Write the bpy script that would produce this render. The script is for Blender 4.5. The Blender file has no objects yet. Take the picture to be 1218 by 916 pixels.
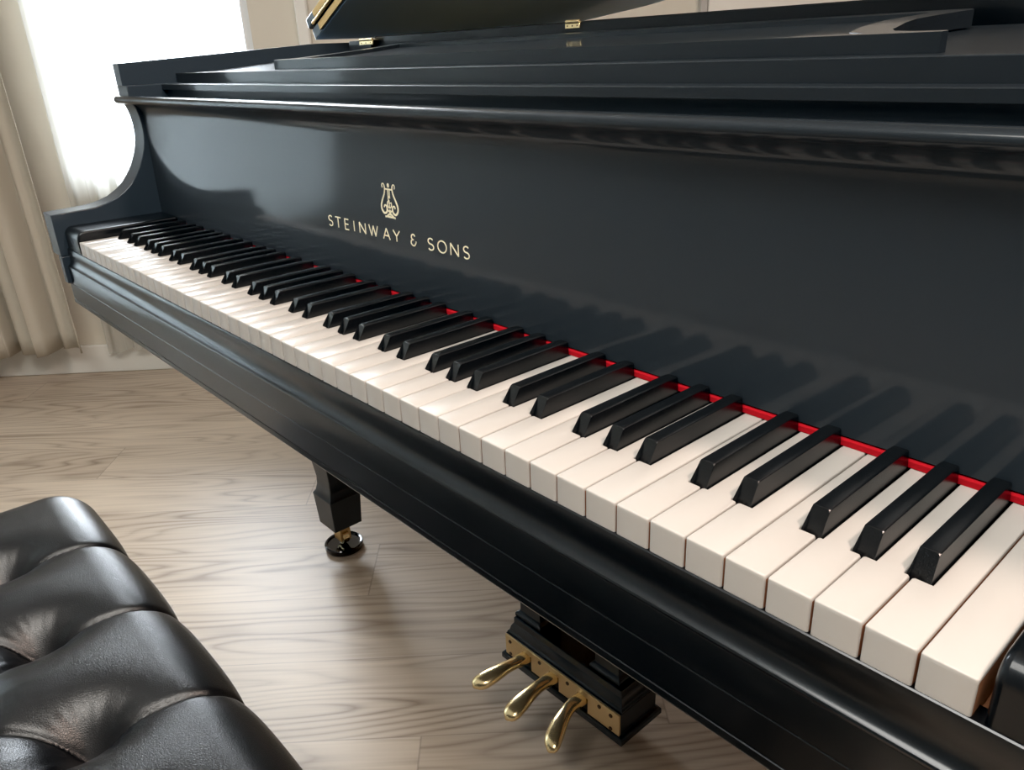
import bpy, bmesh, math, random
from mathutils import Vector, Matrix, noise
random.seed(7)
COL = bpy.context.scene.collection
H = 0.735                       # height of the white key tops above the floor
P = 0.02354; W = 52 * P         # white key pitch, keyboard width
# room frame: the window wall is turned against the piano
WO = Vector((-1.818, 0.058)); WD = Vector((0.651, 0.759)).normalized(); WN = Vector((0.759, -0.651)).normalized()
WANG = math.atan2(WD.y, WD.x)

# ------------------------------------------------------------------ materials
def new_mat(name):
    m = bpy.data.materials.new(name); m.use_nodes = True
    nt = m.node_tree; b = nt.nodes['Principled BSDF']
    return m, nt, b
def simple(name, col, rough=.5, metal=0., spec=.5, coat=0., coat_r=.1, bump=0., bscale=200., var=0.):
    m, nt, b = new_mat(name)
    b.inputs['Base Color'].default_value = (*col, 1); b.inputs['Roughness'].default_value = rough
    b.inputs['Metallic'].default_value = metal; b.inputs['Specular IOR Level'].default_value = spec
    b.inputs['Coat Weight'].default_value = coat; b.inputs['Coat Roughness'].default_value = coat_r
    tc = nt.nodes.new('ShaderNodeTexCoord')
    n = nt.nodes.new('ShaderNodeTexNoise'); n.inputs['Scale'].default_value = bscale; n.inputs['Detail'].default_value = 4
    nt.links.new(tc.outputs['Object'], n.inputs['Vector'])
    if bump:
        bp = nt.nodes.new('ShaderNodeBump'); bp.inputs['Strength'].default_value = bump; bp.inputs['Distance'].default_value = .001
        nt.links.new(n.outputs['Fac'], bp.inputs['Height']); nt.links.new(bp.outputs['Normal'], b.inputs['Normal'])
    if var:
        n2 = nt.nodes.new('ShaderNodeTexNoise'); n2.inputs['Scale'].default_value = 6; n2.inputs['Detail'].default_value = 3
        nt.links.new(tc.outputs['Object'], n2.inputs['Vector'])
        mx = nt.nodes.new('ShaderNodeMix'); mx.data_type = 'RGBA'
        mx.inputs[6].default_value = (*[c * (1 - var) for c in col], 1); mx.inputs[7].default_value = (*[min(1, c * (1 + var)) for c in col], 1)
        nt.links.new(n2.outputs['Fac'], mx.inputs[0]); nt.links.new(mx.outputs[2], b.inputs['Base Color'])
    return m
def ebony_mat(name, r1, r2, fac, col=(.006, .0075, .009)):
    # satin lacquer: a tight and a wide reflection
    m, nt, b = new_mat(name)
    b.inputs['Base Color'].default_value = (*col, 1); b.inputs['Roughness'].default_value = r1
    b.inputs['Specular IOR Level'].default_value = .42
    b2 = nt.nodes.new('ShaderNodeBsdfPrincipled'); b2.inputs['Specular IOR Level'].default_value = .42; b2.inputs['Base Color'].default_value = (*col, 1); b2.inputs['Roughness'].default_value = r2
    b2.inputs['Specular Tint'].default_value = (.78, .9, 1, 1)  # blue tint imitates glare haze in the wide reflection
    mx = nt.nodes.new('ShaderNodeMixShader'); mx.inputs[0].default_value = fac
    out = nt.nodes['Material Output']
    nt.links.new(b.outputs[0], mx.inputs[1]); nt.links.new(b2.outputs[0], mx.inputs[2]); nt.links.new(mx.outputs[0], out.inputs['Surface'])
    tc = nt.nodes.new('ShaderNodeTexCoord'); n = nt.nodes.new('ShaderNodeTexNoise')
    mp = nt.nodes.new('ShaderNodeMapping'); mp.inputs['Scale'].default_value = (.25, 1, 1)
    n.inputs['Scale'].default_value = 60
    nt.links.new(tc.outputs['Object'], mp.inputs[0]); nt.links.new(mp.outputs[0], n.inputs['Vector'])
    bp = nt.nodes.new('ShaderNodeBump'); bp.inputs['Strength'].default_value = .05; bp.inputs['Distance'].default_value = .0006
    nt.links.new(n.outputs['Fac'], bp.inputs['Height'])
    for q in (b, b2): nt.links.new(bp.outputs['Normal'], q.inputs['Normal'])
    return m
M = {}
M['ebony'] = ebony_mat('satin_ebony', .12, .36, .5, (.0035, .0042, .005))
M['slip'] = ebony_mat('key_slip_ebony', .16, .34, .5, (.002, .0025, .003))
for n_ in M['slip'].node_tree.nodes:
    if n_.type == 'BSDF_PRINCIPLED': n_.inputs['Specular IOR Level'].default_value = .62
M['shelf'] = ebony_mat('shelf_ebony', .09, .36, .45, (.012, .016, .020))
M['case'] = ebony_mat('case_ebony', .12, .4, .5, (.030, .043, .057))  # base lifted towards blue: glare haze put into the lacquer colour
M['fall'] = ebony_mat('fallboard_ebony', .085, .45, .45, (.018, .024, .030))  # bluish base carries some of the same painted haze
M['lidunder'] = ebony_mat('lid_underside_painted_haze', .10, .4, .4, (.50, .74, .98))  # pale blue is lens glare painted on, the lacquer itself is black
M['lid'] = ebony_mat('lid_ebony', .08, .4, .5, (.012, .020, .028))  # slight blue in the black is painted haze too
M['blackkey'] = simple('black_key_plastic', (.005, .006, .007), .24, bump=.06, bscale=900)
def key_mat():
    m, nt, b = new_mat('white_key_plastic')
    b.inputs['Base Color'].default_value = (.50, .475, .445, 1); b.inputs['Roughness'].default_value = .34
    b.inputs['Subsurface Weight'].default_value = 0.0
    return m
M['whitekey'] = key_mat()
M['keywood'] = simple('key_wood', (.30, .13, .06), .7, bump=.2, bscale=300)
M['felt'] = simple('red_felt', (.46, .010, .018), .95, bump=.6, bscale=1500, spec=.1)
M['gold'] = simple('gold_inlay', (.95, .88, .64), .45, metal=.05, bump=.05)
M['brass'] = simple('polished_brass', (.86, .68, .38), .2, metal=.92, bump=.04, bscale=80)
M['brass_plate'] = simple('brass_plate', (.72, .52, .27), .36, metal=.55, bump=.05, bscale=120, var=.12)
M['brass_worn'] = simple('worn_brass', (.60, .40, .17), .42, metal=.8, bump=.2, bscale=120, var=.3)
M['screw'] = simple('dark_screw', (.10, .06, .035), .5, metal=.7)
M['iron'] = simple('gilded_iron', (.55, .36, .16), .4, metal=.6, bump=.15, bscale=200)
M['soundwood'] = simple('spruce', (.50, .33, .18), .5, bump=.1)
M['glosscup'] = simple('black_gloss', (.006, .006, .007), .06)
M['dim'] = simple('far_wall_darkened', (.24, .23, .21), .85, bump=.1, bscale=120)  # dim side of the room put into the colour of unseen walls
M['wall'] = simple('painted_wall', (.62, .60, .55), .85, bump=.1, bscale=120, var=.03)
M['wallR'] = simple('painted_wall_beige', (.66, .63, .55), .85, bump=.1, bscale=120, var=.03)
M['ceil'] = simple('ceiling_paint', (.72, .70, .66), .9, bump=.05)
M['trim'] = simple('white_trim_paint', (.78, .78, .74), .5)
M['frame'] = simple('window_frame', (.80, .82, .84), .4)
M['sheet'] = simple('cream_paper', (.72, .69, .60), .7)

def leather_mat():
    m, nt, b = new_mat('black_leather')
    b.inputs['Base Color'].default_value = (.0035, .0038, .0045, 1); b.inputs['Roughness'].default_value = .3
    b.inputs['Specular IOR Level'].default_value = .52
    tc = nt.nodes.new('ShaderNodeTexCoord')
    v = nt.nodes.new('ShaderNodeTexVoronoi'); v.inputs['Scale'].default_value = 620; v.feature = 'DISTANCE_TO_EDGE'
    n0 = nt.nodes.new('ShaderNodeTexNoise'); n0.inputs['Scale'].default_value = 90; n0.inputs['Detail'].default_value = 3
    nt.links.new(tc.outputs['Object'], n0.inputs['Vector'])
    va = nt.nodes.new('ShaderNodeVectorMath'); va.operation = 'SCALE'; va.inputs['Scale'].default_value = .006
    vb = nt.nodes.new('ShaderNodeVectorMath'); vb.operation = 'ADD'
    nt.links.new(n0.outputs['Color'], va.inputs[0]); nt.links.new(tc.outputs['Object'], vb.inputs[0]); nt.links.new(va.outputs[0], vb.inputs[1])
    nt.links.new(vb.outputs[0], v.inputs['Vector'])
    r = nt.nodes.new('ShaderNodeMapRange'); r.inputs['From Max'].default_value = .25
    nt.links.new(v.outputs['Distance'], r.inputs['Value'])
    bp = nt.nodes.new('ShaderNodeBump'); bp.inputs['Strength'].default_value = .16; bp.inputs['Distance'].default_value = .0006
    nt.links.new(r.outputs['Result'], bp.inputs['Height'])
    n = nt.nodes.new('ShaderNodeTexNoise'); n.inputs['Scale'].default_value = 14; n.inputs['Detail'].default_value = 5
    nt.links.new(tc.outputs['Object'], n.inputs['Vector'])
    bp2 = nt.nodes.new('ShaderNodeBump'); bp2.inputs['Strength'].default_value = .05; bp2.inputs['Distance'].default_value = .003
    nt.links.new(n.outputs['Fac'], bp2.inputs['Height']); nt.links.new(bp.outputs['Normal'], bp2.inputs['Normal'])
    nt.links.new(bp2.outputs['Normal'], b.inputs['Normal'])
    rr = nt.nodes.new('ShaderNodeMapRange'); rr.inputs['To Min'].default_value = .29; rr.inputs['To Max'].default_value = .33
    nt.links.new(n.outputs['Fac'], rr.inputs['Value']); nt.links.new(rr.outputs['Result'], b.inputs['Roughness'])
    return m
M['leather'] = leather_mat()

def floor_mat():
    m, nt, b = new_mat('oak_plank_floor')
    N = nt.nodes.new; Lk = nt.links.new
    tc = N('ShaderNodeTexCoord')
    sep = N('ShaderNodeSeparateXYZ'); Lk(tc.outputs['Object'], sep.inputs[0])   # object x runs along planks, y across
    def math_(op, a, bb=None, c=None):
        n = N('ShaderNodeMath'); n.operation = op
        for i, q in enumerate((a, bb, c)):
            if q is None: continue
            if isinstance(q, (int, float)): n.inputs[i].default_value = q
            else: Lk(q, n.inputs[i])
        return n.outputs[0]
    PW, PL = .176, 1.22
    yy = math_('DIVIDE', math_('ADD', sep.outputs['Y'], .176 * 20 + .081), PW)
    row = math_('FLOOR', yy); fy = math_('FRACT', yy)
    wn = N('ShaderNodeTexWhiteNoise'); wn.noise_dimensions = '1D'; Lk(row, wn.inputs['W'])
    xx = math_('DIVIDE', math_('ADD', sep.outputs['X'], math_('MULTIPLY', wn.outputs['Value'], PL)), PL)
    xx = math_('ADD', xx, 10.)
    colx = math_('FLOOR', xx); fx = math_('FRACT', xx)
    pid = math_('ADD', math_('MULTIPLY', row, 17.31), math_('MULTIPLY', colx, 3.77))
    w2 = N('ShaderNodeTexWhiteNoise'); w2.noise_dimensions = '1D'; Lk(pid, w2.inputs['W'])
    # grain coordinates, shifted per plank
    cmb = N('ShaderNodeCombineXYZ')
    Lk(sep.outputs['X'], cmb.inputs[0]); Lk(sep.outputs['Y'], cmb.inputs[1]); Lk(math_('MULTIPLY', w2.outputs['Value'], 37.), cmb.inputs[2])
    mp = N('ShaderNodeMapping'); mp.inputs['Scale'].default_value = (1.1, 9., 1.); Lk(cmb.outputs[0], mp.inputs[0])
    n1 = N('ShaderNodeTexNoise'); n1.inputs['Scale'].default_value = 1.15; n1.inputs['Detail'].default_value = 1.5; n1.inputs['Roughness'].default_value = .4
    Lk(mp.outputs[0], n1.inputs['Vector'])
    rings = math_('FRACT', math_('MULTIPLY', n1.outputs['Fac'], 15.))
    tri = math_('ABSOLUTE', math_('SUBTRACT', rings, .5))
    ringv = math_('POWER', math_('MULTIPLY', tri, 2.), 2.2)
    mp2 = N('ShaderNodeMapping'); mp2.inputs['Scale'].default_value = (3., 110., 1.); Lk(cmb.outputs[0], mp2.inputs[0])
    n2 = N('ShaderNodeTexNoise'); n2.inputs['Scale'].default_value = 1.6; n2.inputs['Detail'].default_value = 4; Lk(mp2.outputs[0], n2.inputs['Vector'])
    mp3 = N('ShaderNodeMapping'); mp3.inputs['Scale'].default_value = (1., 5., 1.); Lk(cmb.outputs[0], mp3.inputs[0])
    n3 = N('ShaderNodeTexNoise'); n3.inputs['Scale'].default_value = 2.2; n3.inputs['Detail'].default_value = 3; Lk(mp3.outputs[0], n3.inputs['Vector'])
    g = math_('MULTIPLY_ADD', ringv, math_('MULTIPLY', math_('SUBTRACT', n3.outputs['Fac'], .22), 1.15), math_('MULTIPLY', n2.outputs['Fac'], .42))
    g = math_('MULTIPLY_ADD', n3.outputs['Fac'], .35, g)
    g = math_('MULTIPLY_ADD', math_('SUBTRACT', w2.outputs['Value'], .5), .22, g)
    cr = N('ShaderNodeValToRGB'); Lk(g, cr.inputs[0])
    e = cr.color_ramp.elements; e[0].position = .12; e[0].color = (.64, .53, .415, 1); e[1].position = .95; e[1].color = (.27, .20, .145, 1)
    q = e.new(.45); q.color = (.50, .405, .315, 1)
    # joints
    ey = math_('MINIMUM', fy, math_('SUBTRACT', 1., fy)); ex = math_('MINIMUM', fx, math_('SUBTRACT', 1., fx))
    jy = math_('LESS_THAN', ey, .006); jx = math_('LESS_THAN', ex, .0011)
    j = math_('MAXIMUM', jy, jx)
    mx = N('ShaderNodeMix'); mx.data_type = 'RGBA'; Lk(math_('MULTIPLY', j, .35), mx.inputs[0]); Lk(cr.outputs[0], mx.inputs[6]); mx.inputs[7].default_value = (.12, .09, .07, 1)
    Lk(mx.outputs[2], b.inputs['Base Color'])
    b.inputs['Roughness'].default_value = .42
    bp = N('ShaderNodeBump'); bp.inputs['Strength'].default_value = .12; bp.inputs['Distance'].default_value = .001
    Lk(math_('SUBTRACT', 1., math_('ADD', g, j)), bp.inputs['Height']); Lk(bp.outputs['Normal'], b.inputs['Normal'])
    return m
M['floor'] = floor_mat()

def cloth_mat(name, col, trans, alpha=1., weave=0.):
    m, nt, b = new_mat(name); nt.nodes.remove(b)
    N = nt.nodes.new; Lk = nt.links.new; out = nt.nodes['Material Output']
    d = N('ShaderNodeBsdfDiffuse'); d.inputs[0].default_value = (*col, 1)
    t = N('ShaderNodeBsdfTranslucent'); t.inputs[0].default_value = (*col, 1)
    mx = N('ShaderNodeMixShader'); mx.inputs[0].default_value = trans; Lk(d.outputs[0], mx.inputs[1]); Lk(t.outputs[0], mx.inputs[2])
    tc = N('ShaderNodeTexCoord'); n = N('ShaderNodeTexNoise'); n.inputs['Scale'].default_value = 500; Lk(tc.outputs['Object'], n.inputs['Vector'])
    bp = N('ShaderNodeBump'); bp.inputs['Strength'].default_value = .15; bp.inputs['Distance'].default_value = .0008; Lk(n.outputs['Fac'], bp.inputs['Height'])
    Lk(bp.outputs[0], d.inputs['Normal'])
    last = mx
    if alpha < 1:
        tr = N('ShaderNodeBsdfTransparent'); m2 = N('ShaderNodeMixShader'); m2.inputs[0].default_value = alpha
        Lk(tr.outputs[0], m2.inputs[1]); Lk(mx.outputs[0], m2.inputs[2]); last = m2
    Lk(last.outputs[0], out.inputs['Surface'])
    return m
M['drape'] = cloth_mat('beige_drape_cloth', (.55, .515, .44), .10)
M['sheer'] = cloth_mat('white_sheer_cloth', (.66, .66, .62), .5, .78)
def glass_mat():
    m, nt, b = new_mat('window_glass'); nt.nodes.remove(b)
    N = nt.nodes.new; Lk = nt.links.new
    t = N('ShaderNodeBsdfTransparent'); t.inputs[0].default_value = (.97, .985, 1, 1); g = N('ShaderNodeBsdfGlossy'); g.inputs['Roughness'].default_value = .02
    f = N('ShaderNodeFresnel'); f.inputs[0].default_value = 1.45
    mx = N('ShaderNodeMixShader'); Lk(f.outputs[0], mx.inputs[0]); Lk(t.outputs[0], mx.inputs[1]); Lk(g.outputs[0], mx.inputs[2]); Lk(mx.outputs[0], nt.nodes['Material Output'].inputs['Surface'])
    return m
M['glass'] = glass_mat()

# ------------------------------------------------------------------ mesh helpers
class MB:
    """collects shapes, links them as one mesh object (z is given relative to the key tops)"""
    def __init__(s, z0=H): s.v = []; s.f = []; s.mi = []; s.z0 = z0
    def add(s, vs, fs, mi=0):
        b = len(s.v); s.v += [(x, y, z + s.z0) for x, y, z in vs]
        s.f += [tuple(b + i for i in f) for f in fs]; s.mi += [mi] * len(fs); return s
    def box(s, x0, x1, y0, y1, z0, z1, mi=0):
        vs = [(x, y, z) for z in (z0, z1) for y in (y0, y1) for x in (x0, x1)]
        return s.add(vs, [(0, 2, 3, 1), (4, 5, 7, 6), (0, 1, 5, 4), (2, 6, 7, 3), (0, 4, 6, 2), (1, 3, 7, 5)], mi)
    def prism_x(s, prof, x0, x1, mi=0):            # prof: (y,z) polygon extruded along x
        n = len(prof); vs = [(x0, y, z) for y, z in prof] + [(x1, y, z) for y, z in prof]
        return s.add(vs, [tuple(range(n))[::-1], tuple(range(n, 2 * n))] + [(i, (i + 1) % n, (i + 1) % n + n, i + n) for i in range(n)], mi)
    def prism_z(s, poly, z0, z1, mi=0):            # poly: (x,y); z0/z1 number or function(x,y)
        n = len(poly); g = lambda q, x, y: q(x, y) if callable(q) else q
        vs = [(x, y, g(z0, x, y)) for x, y in poly] + [(x, y, g(z1, x, y)) for x, y in poly]
        return s.add(vs, [tuple(range(n))[::-1], tuple(range(n, 2 * n))] + [(i, (i + 1) % n, (i + 1) % n + n, i + n) for i in range(n)], mi)
    def loft(s, rings, cap=True, mi=0):            # rings of equal length
        n = len(rings[0]); vs = [q for r in rings for q in r]; fs = []
        for k in range(len(rings) - 1):
            for i in range(n): fs.append((k * n + i, k * n + (i + 1) % n, (k + 1) * n + (i + 1) % n, (k + 1) * n + i))
        if cap: fs += [tuple(range(n))[::-1], tuple(range((len(rings) - 1) * n, len(rings) * n))]
        return s.add(vs, fs, mi)
    def lathe(s, c, prof, n=40, mi=0):             # prof: (r,z)
        rings = [[(c[0] + r * math.cos(2 * math.pi * i / n), c[1] + r * math.sin(2 * math.pi * i / n), z) for i in range(n)] for r, z in prof]
        return s.loft(rings, True, mi)
    def square(s, cx, cy, prof, mi=0):             # prof: (half, z)
        return s.loft([[(cx - h, cy - h, z), (cx + h, cy - h, z), (cx + h, cy + h, z), (cx - h, cy + h, z)] for h, z in prof], True, mi)
    def rect(s, x0, x1, y0, y1, prof, mi=0):       # prof: (grow, z)
        return s.loft([[(x0 - h, y0 - h, z), (x1 + h, y0 - h, z), (x1 + h, y1 + h, z), (x0 - h, y1 + h, z)] for h, z in prof], True, mi)
    def cyl(s, a, b, r, n=16, mi=0):
        a = Vector(a); b = Vector(b); d = (b - a).normalized(); u = d.orthogonal().normalized(); w = d.cross(u)
        return s.loft([[tuple(p + r * (math.cos(t) * u + math.sin(t) * w)) for t in [2 * math.pi * i / n for i in range(n)]] for p in (a, b)], True, mi)
    def obj(s, name, mats, parent=None, bevel=0, seg=2, smooth=True, angle=35):
        me = bpy.data.meshes.new(name); me.from_pydata(s.v, [], s.f); me.update()
        bm = bmesh.new(); bm.from_mesh(me); bmesh.ops.recalc_face_normals(bm, faces=bm.faces); bm.to_mesh(me); bm.free()
        if not isinstance(mats, (list, tuple)): mats = [mats]
        for m in mats: me.materials.append(m)
        for p_, i in zip(me.polygons, s.mi): p_.material_index = i
        o = bpy.data.objects.new(name, me); COL.objects.link(o)
        if parent: o.parent = parent; o.matrix_parent_inverse = parent.matrix_basis.inverted()
        if bevel:
            bv = o.modifiers.new('bevel', 'BEVEL'); bv.width = bevel; bv.segments = seg; bv.limit_method = 'ANGLE'; bv.angle_limit = math.radians(30)
            bv.harden_normals = False
        if smooth:
            for p_ in me.polygons: p_.use_smooth = True
            try: me.set_sharp_from_angle(angle=math.radians(angle))
            except Exception: pass
            if bevel:
                wn = o.modifiers.new('wn', 'WEIGHTED_NORMAL'); wn.keep_sharp = True
        return o
def empty(name, loc, label, cat, group=None, rz=0):
    o = bpy.data.objects.new(name, None); COL.objects.link(o); o.location = loc; o.rotation_euler.z = rz; o.empty_display_size = .1
    o['label'] = label; o['category'] = cat
    if group: o['group'] = group
    bpy.context.view_layer.update()
    return o
def tag(o, label, cat, group=None):
    o['label'] = label; o['category'] = cat
    if group: o['group'] = group
    return o
def struct(o): o['kind'] = 'structure'; return o
def arc(cy, cz, r, a0, a1, n=8):
    return [(cy + r * math.cos(math.radians(a0 + (a1 - a0) * i / n)), cz + r * math.sin(math.radians(a0 + (a1 - a0) * i / n))) for i in range(n + 1)]

# ================================================================== THE GRAND PIANO
piano = empty('grand_piano', (W / 2, 0, 0), 'black satin grand piano with open keyboard, gold fallboard lettering and raised lid', 'piano')
XL, XR = -.075, W + .075          # inner faces of the arms
TH = .044                         # arm thickness
# ---- white keys
pat = ['A', 'B'] + list('CDEFGAB') * 7 + ['C']
black_after = {'A': .0030, 'C': -.0030, 'D': .0021, 'F': -.0039, 'G': 0.0}
HB = .0058                        # half width of a black key at its base
blacks = []
for i in range(51):
    if pat[i] in black_after: blacks.append(((i + 1) * P + black_after[pat[i]], i))
cutR = {i: c - HB - .0009 for c, i in blacks}; cutL = {i + 1: c + HB + .0009 for c, i in blacks}
YB, YR = .0478, .1495
def white_outline(i, ins):
    x0 = i * P + .0006 + ins; x1 = (i + 1) * P - .0006 - ins; y0 = ins; r = .0012
    xa = cutL[i] + ins if i in cutL else x0; xb = cutR[i] - ins if i in cutR else x1
    if i == 0: xa = x0
    pts = [(x0, y0 + r), (x0 + r * .3, y0 + r * .3), (x0 + r, y0), (x1 - r, y0), (x1 - r * .3, y0 + r * .3), (x1, y0 + r)]
    if xb < x1: pts += [(x1, YB - .001 - ins), (x1 - .0008, YB - ins), (xb, YB - ins)]
    else: pts += [(x1, YB - ins), (x1, YB - ins + .0001), (x1, YB - ins + .0002)]
    pts += [(xb, YR), (xa, YR)]
    if xa > x0: pts += [(xa, YB - ins), (x0 + .0008, YB - ins), (x0, YB - .001 - ins)]
    else: pts += [(x0, YB - ins + .0002), (x0, YB - ins + .0001), (x0, YB - ins)]
    return pts
for i in range(52):
    m = MB(); lv = [(.0007, 0), (.0002, -.0003), (0, -.0009), (0, -.0024), (0, -.0224)]
    dz = random.uniform(-.00025, .00025); dx = random.uniform(-.00008, .00008)
    rings = [[(x + dx, y, z + dz) for x, y in white_outline(i, ins)] for ins, z in lv]
    n = len(rings[0]); vs = [q for r_ in rings for q in r_]
    m.add(vs, [tuple(range(n))], 0)
    for k in range(4):
        for a in range(n):
            mi = 1 if (k == 3 and not (a < 5)) else 0
            m.add([], [], 0); m.f.append((k * n + a, k * n + (a + 1) % n, (k + 1) * n + (a + 1) % n, (k + 1) * n + a)); m.mi.append(mi)
    m.f.append(tuple(range(4 * n, 5 * n))[::-1]); m.mi.append(1)
    m.obj('white_key', [M['whitekey'], M['keywood']], piano, angle=50)
# ---- black keys: one mesh, copied
def black_mesh():
    secs = []
    def ring(y, hw_b, hw_t, zb, zt, r=.0013):
        return [(-hw_b, y, zb), (-hw_b + .0002, y, .0005), (-hw_t - .0003, y, zt - r), (-hw_t + r * .35, y, zt - r * .3), (-hw_t + r, y, zt),
                (hw_t - r, y, zt), (hw_t - r * .35, y, zt - r * .3), (hw_t + .0003, y, zt - r), (hw_b - .0002, y, .0005), (hw_b, y, zb)]
    # front slope: the ring leans back
    m = MB()
    def lean(r_, y0, y1, zt):
        return [(x, y0 + (y1 - y0) * max(0, min(1, z / zt)) ** 1.15, z) for x, y, z in r_]
    r0 = lean(ring(0, .0058, .0043, -.012, .0116, .0008), .0482, .0562, .0116)
    r1 = lean(ring(0, .00585, .00445, -.012, .0121, .0008), .0486, .0574, .0121)
    r3 = [(x, .141, z) for x, y, z in ring(0, .0058, .00445, -.012, .0121, .0008)]
    r4 = [(x, .1475, z) for x, y, z in ring(0, .0058, .00445, -.012, .0115, .0008)]
    m.loft([r0, r1, r3, r4]); return m
b0 = black_mesh().obj('black_key', M['blackkey'], None, angle=26)
for k, (cx, i) in enumerate(blacks):
    o = b0 if k == 0 else b0.copy()
    if k: COL.objects.link(o)
    o.parent = piano; o.matrix_parent_inverse = piano.matrix_basis.inverted(); o.location = (cx, 0, random.uniform(-.0002, .0002))
# ---- felt strip behind the keys
MB().prism_x([(.1478, .0004), (.1478, .0040), (.149, .0050), (.1515, .0050), (.1515, .0004)], XL, XR).obj('felt_strip', M['felt'], piano)
# ---- key blocks at both ends
for x0, x1 in ((XL + .001, -.0038), (W + .0038, XR - .001)):
    prof = [(.149, -.024), (.149, .0135)] + [(.0118 + .0118 * math.cos(math.radians(a)), .0017 + .0118 * math.sin(math.radians(a))) for a in range(90, 181, 9)] + [(0, -.024)]
    MB().prism_x(prof, x0, x1).obj('key_block', M['ebony'], piano, bevel=.0035, seg=4)
# ---- key slip and key bed front
prof = [(.0100, -.0194), (-.0004, -.0194), (-.0012, -.0200), (-.0016, -.0215), (-.0020, -.0245), (-.0021, -.0275), (-.0019, -.0300), (-.0014, -.0335), (-.0014, -.0375), (-.0022, -.0415),
        (-.0036, -.0440), (-.0052, -.0456), (-.0066, -.0464), (-.0072, -.0474), (-.0070, -.0488), (-.0064, -.0494), (-.0066, -.0500), (-.0066, -.0745), (.0100, -.0745)]
MB().prism_x(prof, XL + .0005, XR - .0005).obj('key_slip', M['slip'], piano, angle=25)
prof = [(.0, -.0752), (-.0062, -.0752), (-.0066, -.0757), (-.0066, -.0998), (-.0060, -.1002), (-.0060, -.1008), (-.0068, -.1012), (-.0070, -.1060), (-.0064, -.1074), (-.004, -.1080), (.52, -.1080), (.52, -.0752)]
MB().prism_x(prof, -.0885, W + .0885).obj('key_bed', M['slip'], piano, angle=25)
# ---- key frame under the keys
MB().box(XL, XR, .012, .148, -.0745, -.0240).obj('key_frame', M['keywood'], piano)
# ---- arms
curve = [(-.0125, .0325), (.0, .0332), (.018, .0336), (.0345, .0342), (.052, .0352), (.068, .0382), (.0845, .0435), (.0992, .0520), (.1115, .0615), (.1212, .0728), (.1305, .0860), (.1378, .1005), (.1425, .1120),
         (.1455, .1230), (.1472, .1350), (.1475, .1480), (.1462, .1610), (.1435, .1730), (.1405, .1790)]
for sx in (0, 1):
    X = (lambda x: x) if sx == 0 else (lambda x: W - x)
    up = curve + [(.1375, .1800), (.1365, .2065), (.52, .2065), (.52, -.031), (-.0125, -.031)]
    m = MB(); m.prism_x(up, X(XL), X(XL - TH))
    m.prism_x([(-.0125, -.0312), (.52, -.0312), (.52, -.108), (-.0050, -.108), (-.0052, -.0745), (-.0125, -.0730)], X(XL), X(XL - .0165))
    m.obj('arm', M['case'], piano, bevel=.0012, seg=2, angle=22)
# ---- fallboard
fy = lambda z: .1492 + (z - .006) * .0205
prof = [(fy(.0062), .0062), (fy(.06), .06), (fy(.12), .12), (fy(.160), .160), (fy(.160) - .0004, .1655), (fy(.160) - .0020, .1705), (fy(.160) - .0050, .1750), (fy(.160) - .0090, .1783), (.1395, .1800), (.1395, .1885), (.175, .1885), (.175, .0062)]
fallb = MB().prism_x(prof, XL + .0006, XR - .0006).obj('fallboard', M['fall'], piano, angle=28)
# ---- half-round moulding above the fallboard, running across the arm fronts
prof = [(.1350 + .0072 * math.cos(math.radians(a)), .1862 + .0058 * math.sin(math.radians(a))) for a in range(0, 360, 18)]
MB().prism_x(prof, XL - TH - .003, XR + TH + .003).obj('moulding', M['shelf'], piano, bevel=.002, seg=2, angle=50)
# ---- stepped shelf above the fallboard
prof = [(.1390, .1868), (.196, .1868), (.196, .1975), (.1900, .1980), (.1900, .2052), (.1908, .2058), (.2222, .2058), (.2222, .2202), (.2230, .2209), (.269, .2209), (.4700, .2360), (.4700, .2140), (.196, .1800), (.1390, .1800)]
MB().prism_x(prof, XL - TH + .0255, XR + TH - .0255).obj('music_shelf', M['shelf'], piano, angle=25)
# ---- rim: outer case of the tail
def cr(pts, n=8):
    out = []
    for i in range(len(pts) - 1):
        p0 = pts[max(0, i - 1)]; p1 = pts[i]; p2 = pts[i + 1]; p3 = pts[min(len(pts) - 1, i + 2)]
        for k in range(n):
            t = k / n
            out.append(tuple(.5 * (2 * p1[j] + (p2[j] - p0[j]) * t + (2 * p0[j] - 5 * p1[j] + 4 * p2[j] - p3[j]) * t * t + (3 * p1[j] - p0[j] - 3 * p2[j] + p3[j]) * t ** 3) for j in range(2)))
    out.append(pts[-1]); return out
xo0, xo1 = XL - TH, XR + TH
tail = cr([(xo1, .55), (xo1, .68), (xo1 - .05, .84), (xo1 - .20, .98), (xo1 - .45, 1.08), (xo1 - .66, 1.20), (xo1 - .85, 1.37), (xo1 - 1.00, 1.46), (xo1 - 1.14, 1.47), (xo0 + .145, 1.365), (xo0 + .060, 1.20), (xo0 + .012, 1.06), (xo0, .95)], 7)
outer = [(xo1, .137), (xo1, .499), (xo1, .501)] + tail + [(xo0, .137)]
def inset(path, d):
    out = []
    for i, q in enumerate(path):
        a = Vector(path[max(0, i - 1)]); b = Vector(path[min(len(path) - 1, i + 1)]); t = (b - a).normalized(); nrm = Vector((-t.y, t.x))
        out.append((q[0] + nrm.x * d, q[1] + nrm.y * d))
    return out
inner = inset(outer, .0250)
def ztop(x, y): return .2385 + (.0235 * min(1, max(0, (y - .137) / .36)) if x < 0.3 else .0235 * min(1, max(0, (y - .30) / .2)) * 0 + 0)
def rim_top(x, y):
    if x < .1 and y < 1.0: return .2385 + .0185 * min(1, max(0, (y - .137) / .34))
    if x < .1: return .257
    return .2385
m = MB(); ncut = len(outer)
vs = []; fs = []
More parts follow.
